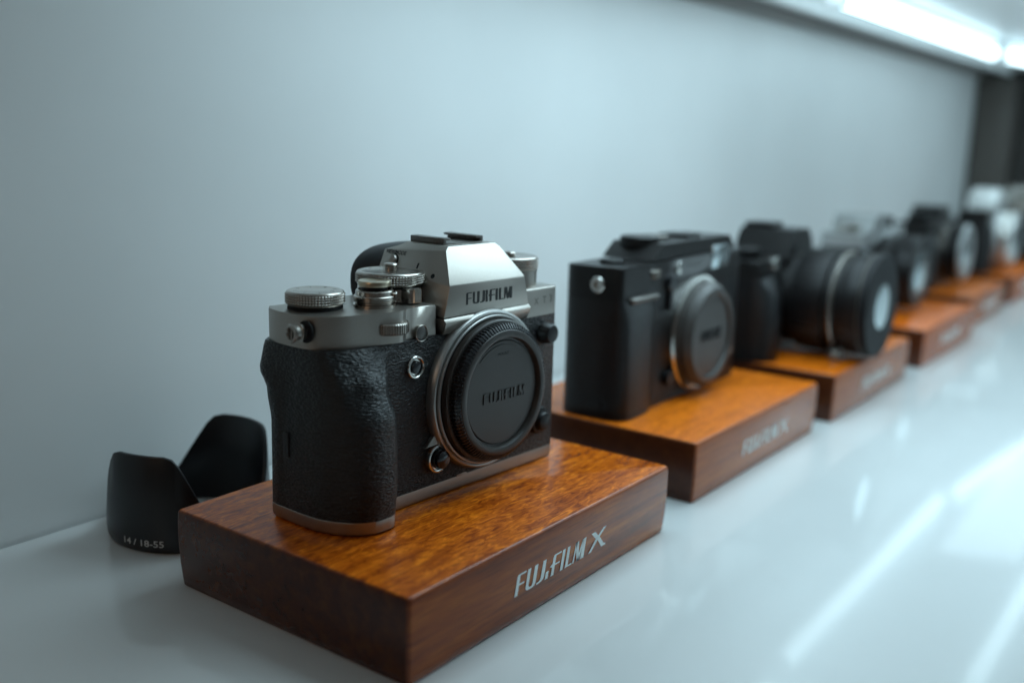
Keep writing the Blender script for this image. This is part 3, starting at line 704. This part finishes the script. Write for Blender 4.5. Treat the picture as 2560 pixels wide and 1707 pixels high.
# ------------------------------------------------------------------ lights
def emit(name, col, st):
    m, nt, b = new_mat(name); b.inputs['Base Color'].default_value = (*col, 1)
    b.inputs['Emission Color'].default_value = (*col, 1); b.inputs['Emission Strength'].default_value = st; return m
COOL = (.68, .91, 1.0)
M['tube'] = emit('lit_tube', COOL, 3.4)
def tube(name, x0, x1, y, z, label, r=7, rz=0.0, strength=None):
    o = empty(name, (x0, y, z), rz); tag(o, label, 'lamp', 'tube lamps under the upper shelf')
    Lx = x1-x0
    part('housing', lambda b: box(b, -12, Lx+12, -7, 7, 300-z-4, 300-z-.1, 1.2), 'ceil', o)
    part('end_cap', lambda b: box(b, -12, 0, -8, 8, -8, 300-z-5, 1), 'ceil', o)
    part('end_cap', lambda b: box(b, Lx, Lx+12, -8, 8, -8, 300-z-5, 1), 'ceil', o)
    part('tube', lambda b: lathe(b, [(r, 0.2), (r, Lx-.2)], (0, 0), 'x', 24), 'tube', o, 40)
    return o
tube('tube_lamp', 600, 1150, 93, 286, 'lit white tube lamp under the upper shelf at the top right, nearest the wall')
tube('tube_lamp', 1170, 1560, 86, 286, 'far lit tube lamp under the upper shelf, just beyond the first and slightly turned', rz=math.radians(-6))
tube('tube_lamp', 650, 1250, -52, 286, 'lit tube lamp under the front half of the upper shelf, out of the frame')
def area(name, loc, size, target, power, col, sy=None):
    l = bpy.data.lights.new(name, 'AREA'); l.energy = power; l.color = col; l.shape = 'RECTANGLE'; l.size = size*S; l.size_y = (sy or size)*S
    o = bpy.data.objects.new(name, l); COL.objects.link(o); o.location = [c*S for c in loc]
    d = Vector([b-a for a, b in zip(loc, target)]); o.rotation_euler = d.to_track_quat('-Z', 'Y').to_euler(); return o
area('front_fill_light', (1060, -250, 296), 1140, (1060, -230, 0), 3.1, (.64, .89, 1.0), 280)  # unseen soft fill added over the front half of the shelf
area('far_fill_light', (1230, 25, 296), 460, (1230, 60, 0), .26, (.64, .89, 1.0), 110)  # fill panel added to brighten the far wall
area('near_fill_light', (350, 10, 296), 460, (350, 10, 0), 1.25, (.64, .89, 1.0), 180)  # unseen fill panel added to light the near wall and block tops
area('warm_fill_light', (-420, 60, 280), 160, (-150, 206, 120), .13, (1.0, .70, .48), 120)  # unseen warm fill added to tint the left end of the wall
area('shop_light', (1500, -1100, 450), 900, (1000, 60, 60), .8, (.66, .90, 1.0), 500)
w = bpy.data.worlds.new('World'); scene.world = w; w.use_nodes = True
wn = w.node_tree; bg = wn.nodes['Background']
wt = wn.nodes.new('ShaderNodeTexCoord'); wd = wn.nodes.new('ShaderNodeVectorMath'); wd.operation = 'DOT_PRODUCT'; wd.inputs[1].default_value = (.86, -.45, .22)
wn.links.new(wt.outputs['Generated'], wd.inputs[0])
wc = ramp(wn, wd.outputs['Value'], [(.0, (.045, .034, .026)), (.35, (.05, .045, .042)), (.95, (.22, .30, .34))])
wn.links.new(wc, bg.inputs['Color']); bg.inputs['Strength'].default_value = .8

# ------------------------------------------------------------------ camera
cd_ = bpy.data.cameras.new('Camera'); cam = bpy.data.objects.new('Camera', cd_); COL.objects.link(cam); scene.camera = cam
f_px = 2513.454; cd_.sensor_width = 36; cd_.lens = f_px/2560*36
Cp = (-216.467, -195.671, 173.745); rx, ry, rz = -.20264531, .0272133950, .632488273
fw = Vector((math.cos(rx)*math.cos(rz), math.cos(rx)*math.sin(rz), math.sin(rx))); rt = Vector((math.sin(rz), -math.cos(rz), 0)); up = rt.cross(fw)
r2 = rt*math.cos(ry)+up*math.sin(ry); u2 = -rt*math.sin(ry)+up*math.cos(ry)
cam.matrix_world = Matrix(((r2.x, u2.x, -fw.x, Cp[0]*S), (r2.y, u2.y, -fw.y, Cp[1]*S), (r2.z, u2.z, -fw.z, Cp[2]*S), (0, 0, 0, 1)))
cd_.clip_start = .01; cd_.clip_end = 20
cd_.dof.use_dof = True; cd_.dof.focus_distance = .388; cd_.dof.aperture_fstop = 4.3; cd_.dof.aperture_blades = 9
scene.view_settings.view_transform = 'Standard'; scene.view_settings.look = 'None'; scene.view_settings.exposure = .1; scene.view_settings.gamma = 1
scene.view_settings.use_curve_mapping = False
scene.render.engine = 'CYCLES'
